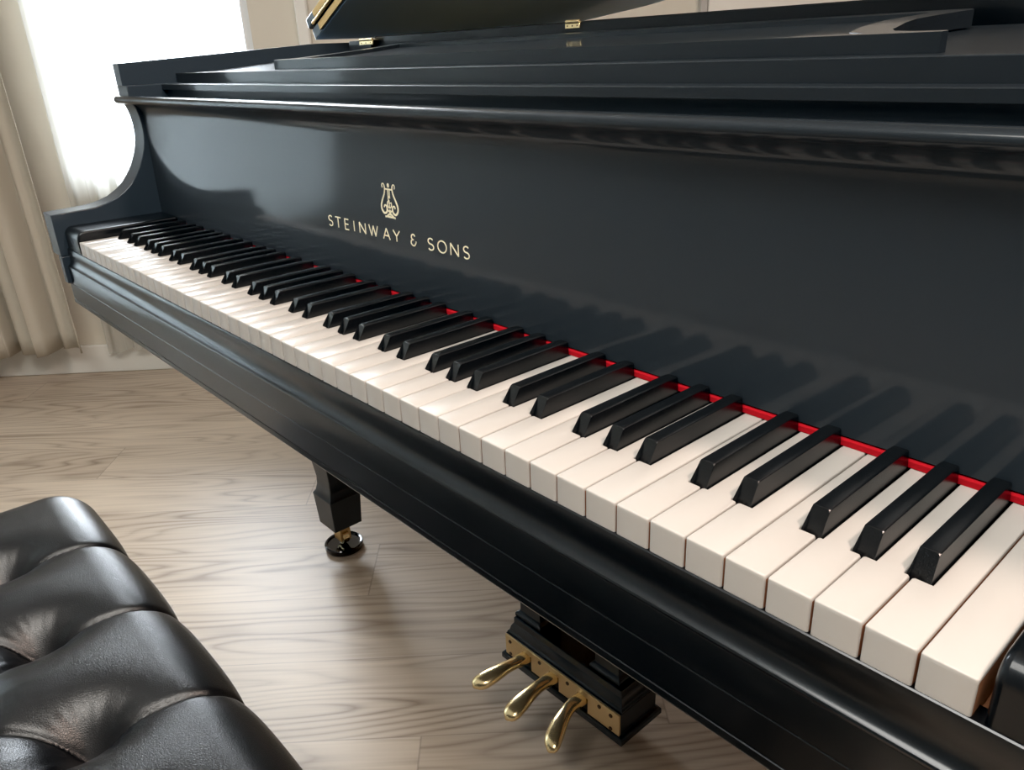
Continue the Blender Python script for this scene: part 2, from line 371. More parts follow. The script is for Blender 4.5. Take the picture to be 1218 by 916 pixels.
# subdivide first straight (left side) so that its slope reads
outer2 = outer[:-1] + [(xo0, .80), (xo0, .501), (xo0, .499), (xo0, .48), (xo0, .137)]; inner2 = inner[:-1] + [(xo0 + .025, .80), (xo0 + .025, .501), (xo0 + .025, .499), (xo0 + .025, .48), (xo0 + .025, .137)]
n = len(outer2)
for q, r_ in zip(outer2, inner2):
    zb = .2066 if q[1] < .5 else -.10
    vs += [(q[0], q[1], zb), (q[0], q[1], rim_top(*q)), (r_[0], r_[1], rim_top(q[0], q[1])), (r_[0], r_[1], zb)]
for i in range(n - 1):
    for k in range(4): fs.append((4 * i + k, 4 * i + (k + 1) % 4, 4 * i + 4 + (k + 1) % 4, 4 * i + 4 + k))
fs += [(0, 1, 2, 3), tuple(4 * (n - 1) + k for k in (3, 2, 1, 0))]
m.add(vs, fs); m.obj('rim', M['case'], piano, bevel=.0015, seg=2, angle=30)
# ---- soundboard and gilded iron plate inside the case
inner_poly = [q for q in inner if q[1] > .5]
inner_poly = [(xo1 - .026, .525)] + inner_poly[1:-1] + [(xo0 + .026, .525)]
inn = [(q[0] * .994 + .003, .525 + (q[1] - .525) * .99) for q in inner_poly]
MB().prism_z(inn, -.09, -.07).obj('soundboard', M['soundwood'], piano)
m = MB(); m.prism_z(inn, .085, .100)
for a, b in (((.02, .55), (.06, 1.18)), ((.30, .55), (.20, 1.34)), ((.62, .55), (.45, 1.18)), ((.95, .55), (.86, .96)), ((1.18, .55), (1.14, .80))):
    m.cyl((a[0], a[1], .112), (b[0], b[1], .112), .014, 10)
m.box(-.05, W + .05, .53, .60, .10, .135)
m.obj('iron_plate', M['iron'], piano)
MB().box(xo0 + .027, xo1 - .027, .50, .52, -.07, .2140).obj('belly_rail', M['ebony'], piano)
# ---- music desk, folded back at a slight rise
def dz_(y): return .2335 + .0845 * (y - .269)
right = [(W - .160, .2690), (W - .158, .2760), (W - .175, .2800), (W - .196, .2900), (W - .202, .3070), (W - .206, .3300), (W - .2100, .3600), (W - .209, .3900), (W - .205, .4150), (W - .200, .4300), (W - .204, .4420), (W - .212, .4490), (W - .224, .4520)]
right = [(W - .1600, .2690), (W - .1575, .2730), (W - .1600, .2765), (W - .182, .2795), (W - .198, .2880), (W - .205, .3010), (W - .2100, .3200), (W - .2180, .3480), (W - .2230, .3780), (W - .2180, .4050), (W - .2120, .4250), (W - .2060, .4400), (W - .2120, .4510), (W - .226, .4540)]
left = [(W - x, y) for x, y in right[::-1]]
desk_out = right + left
m = MB(); m.prism_z(desk_out, lambda x, y: dz_(y) - .0125, lambda x, y: dz_(y) - .0045)
# raised frame: front rail, back rail and scroll cut ends as one ring
def ringpoly():
    inn_r = [(W - .215, .2790), (W - .2300, .2900), (W - .2420, .3300), (W - .2480, .3780), (W - .2400, .4150), (W - .2360, .4330)]
    return inn_r + [(W - x, y) for x, y in inn_r[::-1]]
ir = ringpoly()
def ray_hit(c, q, poly):
    best = None; d = (q[0] - c[0], q[1] - c[1])
    for i in range(len(poly)):
        a = poly[i]; b = poly[(i + 1) % len(poly)]; e = (b[0] - a[0], b[1] - a[1]); den = d[0] * e[1] - d[1] * e[0]
        if abs(den) < 1e-12: continue
        t = ((a[0] - c[0]) * e[1] - (a[1] - c[1]) * e[0]) / den; u = ((a[0] - c[0]) * d[1] - (a[1] - c[1]) * d[0]) / den
        if -1e-9 <= u <= 1 + 1e-9 and t > 0 and (best is None or t < best[0]): best = (t, (c[0] + d[0] * t, c[1] + d[1] * t))
    return best[1]
bm = bmesh.new()
def ringmesh(outp, inp, zb, zt, name, mat):
    bm = bmesh.new(); loops = []
    for poly in (outp, inp):
        vs_ = [bm.verts.new((x, y, zt(y) + H)) for x, y in poly]; loops.append(vs_)
    es = []
    for L_ in loops:
        for i in range(len(L_)): es.append(bm.edges.new((L_[i], L_[(i + 1) % len(L_)])))
    bmesh.ops.triangle_fill(bm, use_beauty=True, use_dissolve=False, edges=es)
    # keep only faces outside the inner loop
    def inside(px, py, poly):
        c = False; j = len(poly) - 1
        for i in range(len(poly)):
            if (poly[i][1] > py) != (poly[j][1] > py) and px < (poly[j][0] - poly[i][0]) * (py - poly[i][1]) / (poly[j][1] - poly[i][1]) + poly[i][0]: c = not c
            j = i
        return c
    kill = [f for f in bm.faces if inside(f.calc_center_median().x, f.calc_center_median().y, inp) or not inside(f.calc_center_median().x, f.calc_center_median().y, outp)]
    bmesh.ops.delete(bm, geom=kill, context='FACES_ONLY')
    top = list(bm.faces); r_ = bmesh.ops.extrude_face_region(bm, geom=top)
    for v in r_['geom']:
        if isinstance(v, bmesh.types.BMVert): v.co.z += zb
    bmesh.ops.recalc_face_normals(bm, faces=bm.faces)
    me = bpy.data.meshes.new(name); bm.to_mesh(me); bm.free(); me.materials.append(mat)
    o = bpy.data.objects.new(name, me); COL.objects.link(o); return o
bm.free()
desk = m.obj('music_desk', M['shelf'], piano, angle=30)
rf = ringmesh(desk_out, ir, -.0046, dz_, 'desk_frame', M['shelf'])
rf.parent = desk; rf.matrix_parent_inverse = desk.matrix_world.inverted()
rf.matrix_parent_inverse = (Matrix.Translation((W / 2, 0, 0)) @ piano.matrix_basis.inverted()).inverted() if False else Matrix.Identity(4)
# ---- cross bar behind the desk with its brass hinges
MB().prism_x([(.4870, .2215), (.4860, .2605), (.4885, .2622), (.512, .2622), (.512, .2215)], .090, W + .0935).obj('cross_bar', M['ebony'], piano, angle=25)
def hinge(x0, x1, y, z, parent):
    m = MB(); m.box(x0, x1, y - .0022, y, z - .0065, z - .0005); m.box(x0, x1, y - .0022, y + .02, z - .0005, z + .0012)
    m.cyl((x0 + .001, y - .001, z + .001), (x1 - .001, y - .001, z + .001), .0026, 10)
    for k in range(3):
        xx = x0 + (x1 - x0) * (k + .5) / 3; m.cyl((xx, y - .0028, z - .0035), (xx, y - .001, z - .0035), .0012, 8, 1)
    return m.obj('hinge', [M['brass'], M['screw']], parent, bevel=.0004, seg=1)
hinge(.526, .551, .4860, .2608, piano)
MB().box(.022, .0895, .478, .512, .2215, .2570).obj('hinge_block', M['ebony'], piano, bevel=.0015)
hinge(.060, .100, .4770, .2565, piano)
# ---- raised lid with its front flap folded back on top
ang = math.radians(26.0); hx, hz = xo0, .263
def lidpt(u, y, w): return (hx + u * math.cos(ang) - w * math.sin(ang), y, hz + u * math.sin(ang) + w * math.cos(ang))
LW = xo1 - xo0 + .02
lo = [(LW, .495)] + [(q[0] - xo0 + .012, q[1] + .01) for q in tail[2:]] + [(0, .93), (0, .495)]
m = MB(); n = len(lo)
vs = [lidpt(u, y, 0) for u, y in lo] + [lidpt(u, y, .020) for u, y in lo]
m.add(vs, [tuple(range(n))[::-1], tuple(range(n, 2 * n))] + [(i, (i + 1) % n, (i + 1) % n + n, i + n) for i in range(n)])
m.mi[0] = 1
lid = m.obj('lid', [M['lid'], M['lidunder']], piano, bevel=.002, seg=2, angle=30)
m = MB()
fl = [(-.006, .492), (LW, .492), (LW, .845), (-.006, .845)]
vs = [lidpt(u, y, .0225) for u, y in fl] + [lidpt(u, y, .0425) for u, y in fl]
m.add(vs, [(0, 3, 2, 1), (4, 5, 6, 7)] + [(i, (i + 1) % 4, (i + 1) % 4 + 4, i + 4) for i in range(4)])
m.obj('front_flap', M['lid'], lid, bevel=.004, seg=3)
def lid_strip(u0, u1, y0, y1, w0, w1, name, mat, par):
    m = MB(); vs = [lidpt(u, y, w) for w in (w0, w1) for u, y in ((u0, y0), (u1, y0), (u1, y1), (u0, y1))]
    m.add(vs, [(0, 3, 2, 1), (4, 5, 6, 7), (0, 1, 5, 4), (1, 2, 6, 5), (2, 3, 7, 6), (3, 0, 4, 7)]); return m.obj(name, mat, par)
lid_strip(.030, LW - .03, .4925, .4955, .004, .016, 'piano_hinge', M['brass_worn'], lid)
lid_strip(.030, LW - .03, .4895, .4925, .027, .038, 'piano_hinge', M['brass_worn'], lid)
m = MB(); m.cyl(lidpt(.02, .4895, .0215), lidpt(LW - .03, .4895, .0215), .003, 12); m.obj('hinge_pin', M['brass'], lid)
# lid prop on the treble side
pt = lidpt(1.36, .74, -.001); MB().cyl((xo1 - .06, .74, .10), (pt[0], .74, pt[2]), .009, 14).obj('lid_prop', M['ebony'], piano)

# ---- gold lettering and lyre emblem on the fallboard
def ribbon(m, pts, w, y_off=.0004, taper=None):
    """flat stroke on the fallboard face; pts (x,z)"""
    n = len(pts); vs = []
    for i, (x, z) in enumerate(pts):
        a = Vector(pts[max(0, i - 1)]); b = Vector(pts[min(n - 1, i + 1)]); t = (b - a)
        t = t.normalized() if t.length else Vector((1, 0)); nr = Vector((-t.y, t.x)); ww = w[i] if isinstance(w, list) else w
        for s_ in (1, -1):
            X_, Z_ = x + nr.x * ww / 2 * s_, z + nr.y * ww / 2 * s_
            vs.append((X_, fy(Z_) - y_off, Z_)); vs.append((X_, fy(Z_) + .0003, Z_))
    fs = []
    for i in range(n - 1):
        o = 4 * i; fs += [(o, o + 4, o + 6, o + 2), (o, o + 1, o + 5, o + 4), (o + 2, o + 6, o + 7, o + 3)]
    fs += [(0, 2, 3, 1), (4 * n - 4, 4 * n - 3, 4 * n - 1, 4 * n - 2)]
    m.add(vs, fs)
def el(cx, cz, rx, rz, a0, a1, n=18):
    return [(cx + rx * math.cos(math.radians(a0 + (a1 - a0) * i / n)), cz + rz * math.sin(math.radians(a0 + (a1 - a0) * i / n))) for i in range(n + 1)]
def glyph(ch):
    if ch == 'S': return [el(.5, .755, .40, .245, 35, 270, 14)[:-1] + el(.5, .255, .44, .255, 90, -145, 14)]
    if ch == 'T': return [[(0, 1), (1, 1)], [(.5, 1), (.5, 0)]]
    if ch == 'E': return [[(0.05, 0), (.05, 1)], [(0, 1), (1, 1)], [(0, .52), (.9, .52)], [(0, 0), (1, 0)]]
    if ch == 'I': return [[(.5, 0), (.5, 1)]]
    if ch == 'N': return [[(0, 0), (0, 1)], [(0, 1), (1, 0)], [(1, 0), (1, 1)]]
    if ch == 'W': return [[(0, 1), (.26, 0)], [(.26, 0), (.5, .95)], [(.5, .95), (.74, 0)], [(.74, 0), (1, 1)]]
    if ch == 'A': return [[(0, 0), (.5, 1)], [(.5, 1), (1, 0)], [(.18, .33), (.82, .33)]]
    if ch == 'Y': return [[(0, 1), (.5, .48)], [(1, 1), (.5, .48)], [(.5, .5), (.5, 0)]]
    if ch == 'O': return [el(.5, .5, .5, .5, 0, 360, 28)]
    if ch == '&': return [el(.50, .76, .32, .24, 20, 250, 14) + [(.55, .53)], [(.55, .53)] + el(.50, .27, .42, .27, 100, 300, 14) + [(.95, .28), (.98, .42)]]
LET = [('S', .4768, .4862), ('T', .4925, .5035), ('E', .5120, .5200), ('I', .5290, .5335), ('N', .5425, .5540), ('W', .5612, .5778), ('A', .5880, .6000), ('Y', .6065, .6180), ('&', .6365, .6460),
       ('S', .6650, .6750), ('O', .6812, .6946), ('N', .7012, .7126), ('S', .7196, .7290)]
m = MB()
for ch, x0, x1 in LET:
    for st in glyph(ch):
        ribbon(m, [(x0 + a * (x1 - x0), .0598 + b * .0112) for a, b in st], .00125)
m.obj('gold_lettering', M['gold'], fallb)['label'] = 'gold inlaid lettering across the fallboard'
m = MB(); ex = .6040; Z = lambda t: t
for s_ in (1, -1):
    # outer arm of the lyre: top curl, long side, lower curl
    side = el(ex + s_ * .0093, .1140, .0020, .0022, 200 if s_ > 0 else -20, -60 if s_ > 0 else 240, 12)
    ribbon(m, side, .0010)
    pts = cr([(ex + s_ * .0073, .1150), (ex + s_ * .0066, .1115), (ex + s_ * .0080, .1060), (ex + s_ * .0118, .1000), (ex + s_ * .0145, .0945), (ex + s_ * .0140, .0900), (ex + s_ * .0105, .0868), (ex + s_ * .0065, .0876), (ex + s_ * .0048, .0905), (ex + s_ * .0055, .0940), (ex + s_ * .0085, .0948), (ex + s_ * .0098, .0925)], 5)
    nn = len(pts); ribbon(m, pts, [.0012 + .0009 * math.sin(math.pi * i / (nn - 1)) for i in range(nn)])
    ribbon(m, cr([(ex, .0905), (ex + s_ * .0025, .0890), (ex + s_ * .0045, .0912)], 4), .0013)
    ribbon(m, cr([(ex, .0868), (ex + s_ * .0030, .0856), (ex + s_ * .0060, .0838), (ex + s_ * .0090, .0832)], 4), .0018)
    ribbon(m, [(ex + s_ * .0018, .1105), (ex + s_ * .0016, .1020)], .0006)
ribbon(m, [(ex - .0072, .1110), (ex + .0072, .1110)], .0014)
ribbon(m, [(ex, .0905), (ex, .0850)], .0030); ribbon(m, [(ex - .006, .0836), (ex + .006, .0836)], .0018)
ribbon(m, el(ex, .1148, .0009, .0013, 0, 360, 12), .0018)
ribbon(m, [(ex, .1110), (ex, .1020)], .0006)
ribbon(m, [(ex + a, b) for a, b in el(0, .1020, .0016, .0022, 20, 270, 10)] , .0010)
ribbon(m, el(ex, .0962, .0036, .0036, 110, 400, 16), .0012); ribbon(m, [(ex - .0018, .0975), (ex + .0030, .0975)], .0009)
ribbon(m, [(ex, .1000), (ex, .0930)], .0008)
m.obj('lyre_emblem', M['gold'], fallb)['label'] = 'gold lyre emblem above the lettering'

# ---- legs
def make_leg(cx, cy):
    leg = MB().square(cx, cy, [(.055, -.1085), (.055, -.150), (.046, -.175), (.044, -.30), (.038, -.46), (.0300, -.530), (.0268, -.560), (.0275, -.578), (.0310, -.592), (.0362, -.600), (.0355, -.604), (.0320, -.672)]).obj('leg', M['shelf'], piano, bevel=.0015, seg=2, angle=28)
    m = MB(); m.cyl((cx, cy, -.672), (cx, cy, -.690), .011, 18)
    for s_ in (-1, 1): m.prism_z([(cx - .014, cy + s_ * .010 - .0022), (cx + .014, cy + s_ * .010 - .0022), (cx + .014, cy + s_ * .010 + .0022), (cx - .014, cy + s_ * .010 + .0022)], -.712, -.684)
    m.box(cx - .014, cx + .014, cy - .012, cy + .012, -.690, -.684); m.obj('caster_fork', M['brass_worn'], leg, bevel=.001)
    MB().cyl((cx, cy - .0072, -.706), (cx, cy + .0072, -.706), .017, 28).obj('caster_wheel', M['brass'], leg, bevel=.001)
    return leg
legs = [(-.047, .370), (W + .047, .370), (.26, 1.20)]
for cx, cy in legs: make_leg(cx, cy)
cup_labels = ['round black glossy caster cup under the brass wheel of the piano leg', 'round black caster cup under the treble side piano leg', 'round black caster cup under the tail leg of the piano']
for (cx, cy), lb in zip(legs[:1], cup_labels):
    o = MB().lathe((cx, cy), [(.030, -.735), (.0385, -.7345), (.0405, -.731), (.0405, -.7225), (.0385, -.7205), (.0350, -.7210), (.0335, -.7245), (.018, -.7255), (.004, -.7255)], 48).obj('caster_cup', M['glosscup'])
    tag(o, lb, 'caster cup')
for (cx, cy), lb in zip(legs[1:], cup_labels[1:]):
    o = MB().lathe((cx, cy), [(.030, -.735), (.0385, -.7345), (.0405, -.731), (.0405, -.7225), (.0385, -.7205), (.0350, -.7210), (.0335, -.7245), (.018, -.7255), (.004, -.7255)], 48).obj('caster_cup', M['glosscup'])
    tag(o, lb, 'caster cup')

# ---- pedal lyre
m = MB()
m.rect(.4925, .7365, .3625, .4405, [(.0065, -.685), (.0065, -.6765), (.0050, -.6740), (.0010, -.6725), (0, -.6720), (0, -.6345)])
m.rect(.4945, .7345, .3660, .4385, [(.0016, -.6345), (.0016, -.6325), (-.0010, -.6300), (-.0030, -.6220), (-.0060, -.6170), (-.0066, -.6155), (-.0068, -.6060), (-.0078, -.6050)])
lyre = m.obj('pedal_lyre', M['shelf'], piano, bevel=.0008, seg=2, angle=25)
for x0, x1 in ((.5060, .5520), (.6680, .7140)):
    MB().rect(x0, x1, .3830, .4270, [(.0060, -.6050), (.0060, -.5990), (.0035, -.5965), (0, -.5940), (-.0015, -.45), (-.0015, -.109)]).obj('lyre_post', M['shelf'], lyre, bevel=.0008, angle=25)
# brass plate with three slots
px = [.5430, .6040, .6640]
m = MB(); xs = [.4935] + [q for c in px for q in (c - .0105, c + .0105)] + [.7355]
for k in range(0, 8, 2): m.box(xs[k], xs[k + 1], .3595, .3628, -.6795, -.6358)
for c in px: m.box(c - .0105, c + .0105, .3595, .3628, -.6470, -.6358); m.box(c - .0105, c + .0105, .3595, .3628, -.6795, -.6770)
plate = m.obj('brass_plate', M['brass_plate'], lyre, bevel=.0003, seg=1)
m = MB()
SLOT = simple('slot_black', (.004, .004, .004), .8)
for c in px: MB().box(c - .0105, c + .0105, .3622, .3640, -.6770, -.6470).obj('pedal_slot', SLOT, lyre)
for x, z in ((.5050, -.6450), (.5050, -.6690), (.5735, -.6440), (.6340, -.6440), (.7200, -.6450), (.7200, -.6690), (.5180 + .18, -.6440)):
    MB().cyl((x, .3583, z), (x, .3600, z), .0031, 16).obj('screw', M['screw'], plate)
tips = [(.5240, .2700), (.6060, .2640), (.6900, .2680)]
def pedal(c, tip):
    # centreline: straight neck out of the slot, then a swelling foot plate bending down
    x0 = c; dx = tip[0] - c; y0 = .364; y1 = tip[1] - .004; rings = []
    N_ = 26
    for i in range(N_ + 1):
        t = i / N_
        y = y0 + (y1 - y0) * t; sx = max(0, (t - .25) / .75); x = x0 + dx * (sx ** 1.25)
        z = -.6530 + .0040 * math.sin(min(1, t / .45) * math.pi / 2) - .0150 * max(0, (t - .35) / .65) ** 1.5
        w = .0096 + .0054 * (1 / (1 + math.exp(-(t - .58) * 14)))
        h = .0072 if t < .3 else .0072 + .0010 * math.sin(math.pi * (t - .3) / .7)
        if t > .84: k_ = math.sqrt(max(0.0, 1 - ((t - .84) / .163) ** 2)); w *= max(.15, k_); h *= max(.35, k_)
        ring = []
        for k in range(20):
            a = 2 * math.pi * k / 20; e_ = .55 if t < .25 else .8
            cx_, cz_ = math.cos(a), math.sin(a)
            ring.append((x + w * math.copysign(abs(cx_) ** e_, cx_), y, z + h * math.copysign(abs(cz_) ** e_, cz_)))
        rings.append(ring)
    MB().loft(rings).obj('pedal', M['brass'], lyre, angle=60)
for c, t in zip(px, tips): pedal(c, t)

# ================================================================== THE BENCH
bench = empty('piano_bench', (.655, -.335, 0), 'black button tufted leather piano bench in front of the keyboard', 'bench')
BX0, BX1, BY0, BY1, BT = .243, 1.067, -.545, -.122, -.2400
R_ = .052
SP = .152; bx_first = .395
row0 = [(.400 + SP * k, -.243) for k in range(5)]; row2 = [(.392 + SP * k, -.430) for k in range(5)]
row1 = [(.392 + SP * (k - .5), -.3365) for k in range(6)]
row1[0] = (.318, -.3365)
segs = []
for k in range(5):
    segs.append((row0[k], (row0[k][0] + .026, -.150), 1)); segs.append(((row0[k][0] + .026, -.150), (row0[k][0] + .030, BY1 + .2), 1)); segs.append(((row2[k][0], row2[k][1]), (row2[k][0], BY0 - .2), 1))
    for a in (row0, row2):
        segs.append((a[k], row1[k], 0)); segs.append((a[k], row1[k + 1], 0))
segs.append((row1[0], (BX0 - .2, -.3365), 1)); segs.append((row1[5], (BX1 + .2, -.3365), 1))
buttons = row0 + row1 + row2
def seg_d(p_, a, b):
    ax, ay = a; bx_, by = b; vx, vy = bx_ - ax, by - ay; t = ((p_[0] - ax) * vx + (p_[1] - ay) * vy) / (vx * vx + vy * vy); t = max(0, min(1, t))
    return math.hypot(p_[0] - ax - t * vx, p_[1] - ay - t * vy), t
# bend the pleats a little: evaluate distance in a warped plane
def depress(x, y):
    x2 = x - .030 * max(0, (y + .243)) / .115 * 0
    d = .0
    best = 9; 
    for a, b, kind in segs:
        q, t = seg_d((x2, y), a, b)
        # a pleat fades into the edge roll but never vanishes
        best = min(best, q)
    nb = min(buttons, key=lambda q: math.hypot(x2 - q[0], y - q[1])); db = math.hypot(x2 - nb[0], y - nb[1])
    edge = max(0, min(1, (y + .225) / .07)) if y > -.225 else 0
    crease = math.exp(-(best / .0026) ** 1.2) * .0050           # the narrow fold
    pill = (.0085 - .0045 * edge) * math.exp(-(best / .024) ** 1.3)   # soft valley
    pit = .0360 * math.exp(-(db / .025) ** 1.4)                 # button pit
    wr = 0
    if .015 < db < .05:
        an = math.atan2(y - nb[1], x - nb[0])
        wr = .00022 * math.sin(an * 17 + 2.1 * math.sin(an * 3 + nb[0] * 40)) * math.exp(-((db - .030) / .009) ** 2)
    return crease + pill + pit + wr
me_v = []; me_f = []
ext = R_ * math.pi / 2 + .045
lx = (BX1 - BX0) / 2 - R_; ly = (BY1 - BY0) / 2 - R_; cx0 = (BX0 + BX1) / 2; cy0 = (BY0 + BY1) / 2
NX, NY = 430, 240
def samp(n, l):
    return [-(l + ext) + 2 * (l + ext) * i / n for i in range(n + 1)]
AX, AY = samp(NX, lx), samp(NY, ly)
for b in AY:
    for a in AX:
        da = max(0, abs(a) - lx) * (1 if a > 0 else -1); db_ = max(0, abs(b) - ly) * (1 if b > 0 else -1)
        l = math.hypot(da, db_); 
        ca = max(-lx, min(lx, a)); cb = max(-ly, min(ly, b))
        if l > 0:
            l = min(l, ext); ux, uy = da / math.hypot(da, db_), db_ / math.hypot(da, db_)
            th = min(l / R_, math.pi / 2); rr = R_ * math.sin(th); z = BT - R_ * (1 - math.cos(th)) - max(0, l - R_ * math.pi / 2)
            x = ca + ux * rr; y = cb + uy * rr; nx, ny, nz = ux * math.sin(th), uy * math.sin(th), math.cos(th)
        else: x, y, z = ca, cb, BT; nx, ny, nz = 0, 0, 1
        # flat coordinates for the tufting pattern (unrolled)
        fx_, fy_ = cx0 + x + nx * .004, cy0 + y + ny * .004
        dome = .010 * max(0, 1 - (x / (lx + R_)) ** 2) * max(0, 1 - (y / (ly + R_)) ** 2)
        k = depress(fx_, fy_)
        k -= dome
        if l > R_ * math.pi / 2: k *= max(0.0, 1 - (l - R_ * math.pi / 2) / .045) ** .5
        me_v.append((cx0 + x - nx * k, cy0 + y - ny * k, H + z - nz * k))
for j in range(NY):
    for i in range(NX):
        o = j * (NX + 1) + i; me_f.append((o, o + 1, o + NX + 2, o + NX + 1))
me = bpy.data.meshes.new('seat_cushion'); me.from_pydata(me_v, [], me_f); me.update(); me.materials.append(M['leather'])
for p_ in me.polygons: p_.use_smooth = True
cush = bpy.data.objects.new('seat_cushion', me); COL.objects.link(cush); cush.parent = bench; cush.matrix_parent_inverse = bench.matrix_basis.inverted()
zc = BT - R_ - .045
m0 = None
for k, (bx_, by) in enumerate(buttons):
    kx = .010 * max(0, 1 - ((bx_ - cx0) / (lx + R_)) ** 2) * max(0, 1 - ((by - cy0) / (ly + R_)) ** 2)
    zz = BT + kx - depress(bx_, by)
    if m0 is None:
        m0 = MB(0).lathe((0, 0), [(.0095, -.003), (.0098, .000), (.0085, .0022), (.0045, .0036), (.0008, .0040)], 20).obj('button', M['leather'], None, angle=60); o = m0
    else: o = m0.copy(); COL.objects.link(o)
    o.parent = cush; o.matrix_parent_inverse = Matrix.Identity(4); o.location = (bx_, by, H + zz + .001)
    o.matrix_parent_inverse = (Matrix.Translation(bench.location) @ bench.matrix_basis.inverted()).copy()
MB().rect(BX0 + .012, BX1 - .012, BY0 + .012, BY1 - .012, [(0, zc - .085), (.002, zc - .082), (.002, zc + .006), (0, zc + .008)]).obj('seat_frame', M['ebony'], bench, bevel=.002)
for x, y in ((BX0 + .05, BY0 + .05), (BX1 - .05, BY0 + .05), (BX0 + .05, BY1 - .05), (BX1 - .05, BY1 - .05)):
    MB().square(x, y, [(.026, zc - .086), (.026, -.52), (.017, -.56), (.023, -.60), (.020, -.725), (.022, -.735)]).obj('leg', M['ebony'], bench, bevel=.0015, angle=28)

# ================================================================== THE ROOM (local frame: s along the window wall, t away from it)
ROOM = Matrix.Translation((WO.x, WO.y, 0)) @ Matrix(((WD.x, WN.x, 0, 0), (WD.y, WN.y, 0, 0), (0, 0, 1, 0), (0, 0, 0, 1)))
def room_obj(m, name, mat, smooth=False, bevel=0, parent=None, angle=35):
    o = m.obj(name, mat, None, bevel=bevel, smooth=smooth, angle=angle)
    bm = bmesh.new(); bm.from_mesh(o.data)
    if parent is None: o.matrix_world = ROOM
    bmesh.ops.reverse_faces(bm, faces=bm.faces); bm.to_mesh(o.data); bm.free()
    return o
# ROOM is a reflection-free frame? make it a proper rotation: s, -t
ROOM = Matrix.Translation((WO.x, WO.y, 0)) @ Matrix.Rotation(WANG, 4, 'Z')      # local x = s, local y = -t
def rb(m, s0, s1, t0, t1, z0, z1): return m.box(s0, s1, -t1, -t0, z0, z1)
def ro(m, name, mat, bevel=0, smooth=True, angle=35):
    o = m.obj(name, mat, None, bevel=bevel, smooth=smooth, angle=angle); o.matrix_world = ROOM; return o
S0, S1, T1, CZ = -3.3, 4.6, 4.6, 2.55
struct(ro(rb(MB(0), S0 - .1, S1 + .1, -.15, T1 + .1, -.06, 0), 'floor', M['floor'], smooth=False))
struct(ro(rb(MB(0), S0 - .1, S1 + .1, -.15, T1 + .1, CZ, CZ + .06), 'ceiling', M['ceil'], smooth=False))
WS0, WS1, WZ0, WZ1 = .43, 1.048, .62, 2.20
m = MB(0)
VS0, VS1 = -2.95, -.80  # unseen tall window, added to light the piano and reflect in it
rb(m, S0 - .1, VS0, -.14, 0, 0, CZ); rb(m, VS1, WS0, -.14, 0, 0, CZ); rb(m, VS0, VS1, -.14, 0, 0, .12); rb(m, VS0, VS1, -.14, 0, WZ1, CZ); rb(m, WS1, S1 + .1, -.14, 0, 0, CZ); rb(m, WS0, WS1, -.14, 0, 0, WZ0); rb(m, WS0, WS1, -.14, 0, WZ1, CZ)
struct(ro(m, 'wall_back', M['wallR'], smooth=False))
struct(ro(rb(MB(0), S0 - .1, S0, 0, T1, 0, CZ), 'wall_left', M['wall'], smooth=False))
m = MB(0); rb(m, S1, S1 + .1, 0, T1, 0, CZ); struct(ro(m, 'wall_right', M['dim'], smooth=False))
m = MB(0); rb(m, S0 - .1, S1 + .1, T1, T1 + .1, 0, CZ); struct(ro(m, 'wall_front', M['dim'], smooth=False))
# windows: the visible one, then an unseen tall one added for light
for wi, (a0, a1, b0) in enumerate(((WS0, WS1, WZ0), (VS0, VS1, .12))):
    m = MB(0)
    for a in ((a0, a0 + .035, b0, WZ1), (a1 - .035, a1, b0, WZ1), (a0, a1, b0, b0 + .04), (a0, a1, WZ1 - .04, WZ1)): rb(m, a[0], a[1], -.09, -.04, a[2], a[3])
    win = struct(ro(m, 'window_%d' % (wi + 1), M['frame'], bevel=.003))
    g = rb(MB(0), a0 + .03, a1 - .03, -.068, -.062, b0 + .03, WZ1 - .03).obj('window_pane', M['glass'], None, smooth=False); g.parent = win
    m = MB(0); rb(m, a0 + .001, a1 - .001, -.04, -.002, b0, b0 + .012); o = m.obj('window_sill', M['trim'], None, bevel=.003); o.parent = win
# trims: pale pipe-like moulding right of the window, baseboard, white door further right
struct(ro(rb(MB(0), 1.188, 1.225, 0, .022, 0, CZ), 'trim_1', M['trim'], bevel=.006))
m = MB(0); rb(m, S0, 2.37, 0, .014, 0, .098); struct(ro(m, 'baseboard_back', M['trim'], bevel=.003))
dm = rb(MB(0), 2.395, 3.30, 0, .030, .004, 2.15); door = struct(ro(dm, 'door_1', simple('door_white', (.80, .79, .74), .5), bevel=.004))
struct(ro(rb(MB(0), 2.372, 2.392, 0, .034, 0, 2.17), 'trim_2', simple('door_casing_grey', (.45, .44, .42), .6), bevel=.002))
o = MB(0).cyl((3.22, -.030, 1.0), (3.22, -.075, 1.0), .011, 16).cyl((3.22, -.070, 1.0), (3.11, -.070, 1.0), .008, 12).obj('door_handle', M['brass'], None); o.parent = door

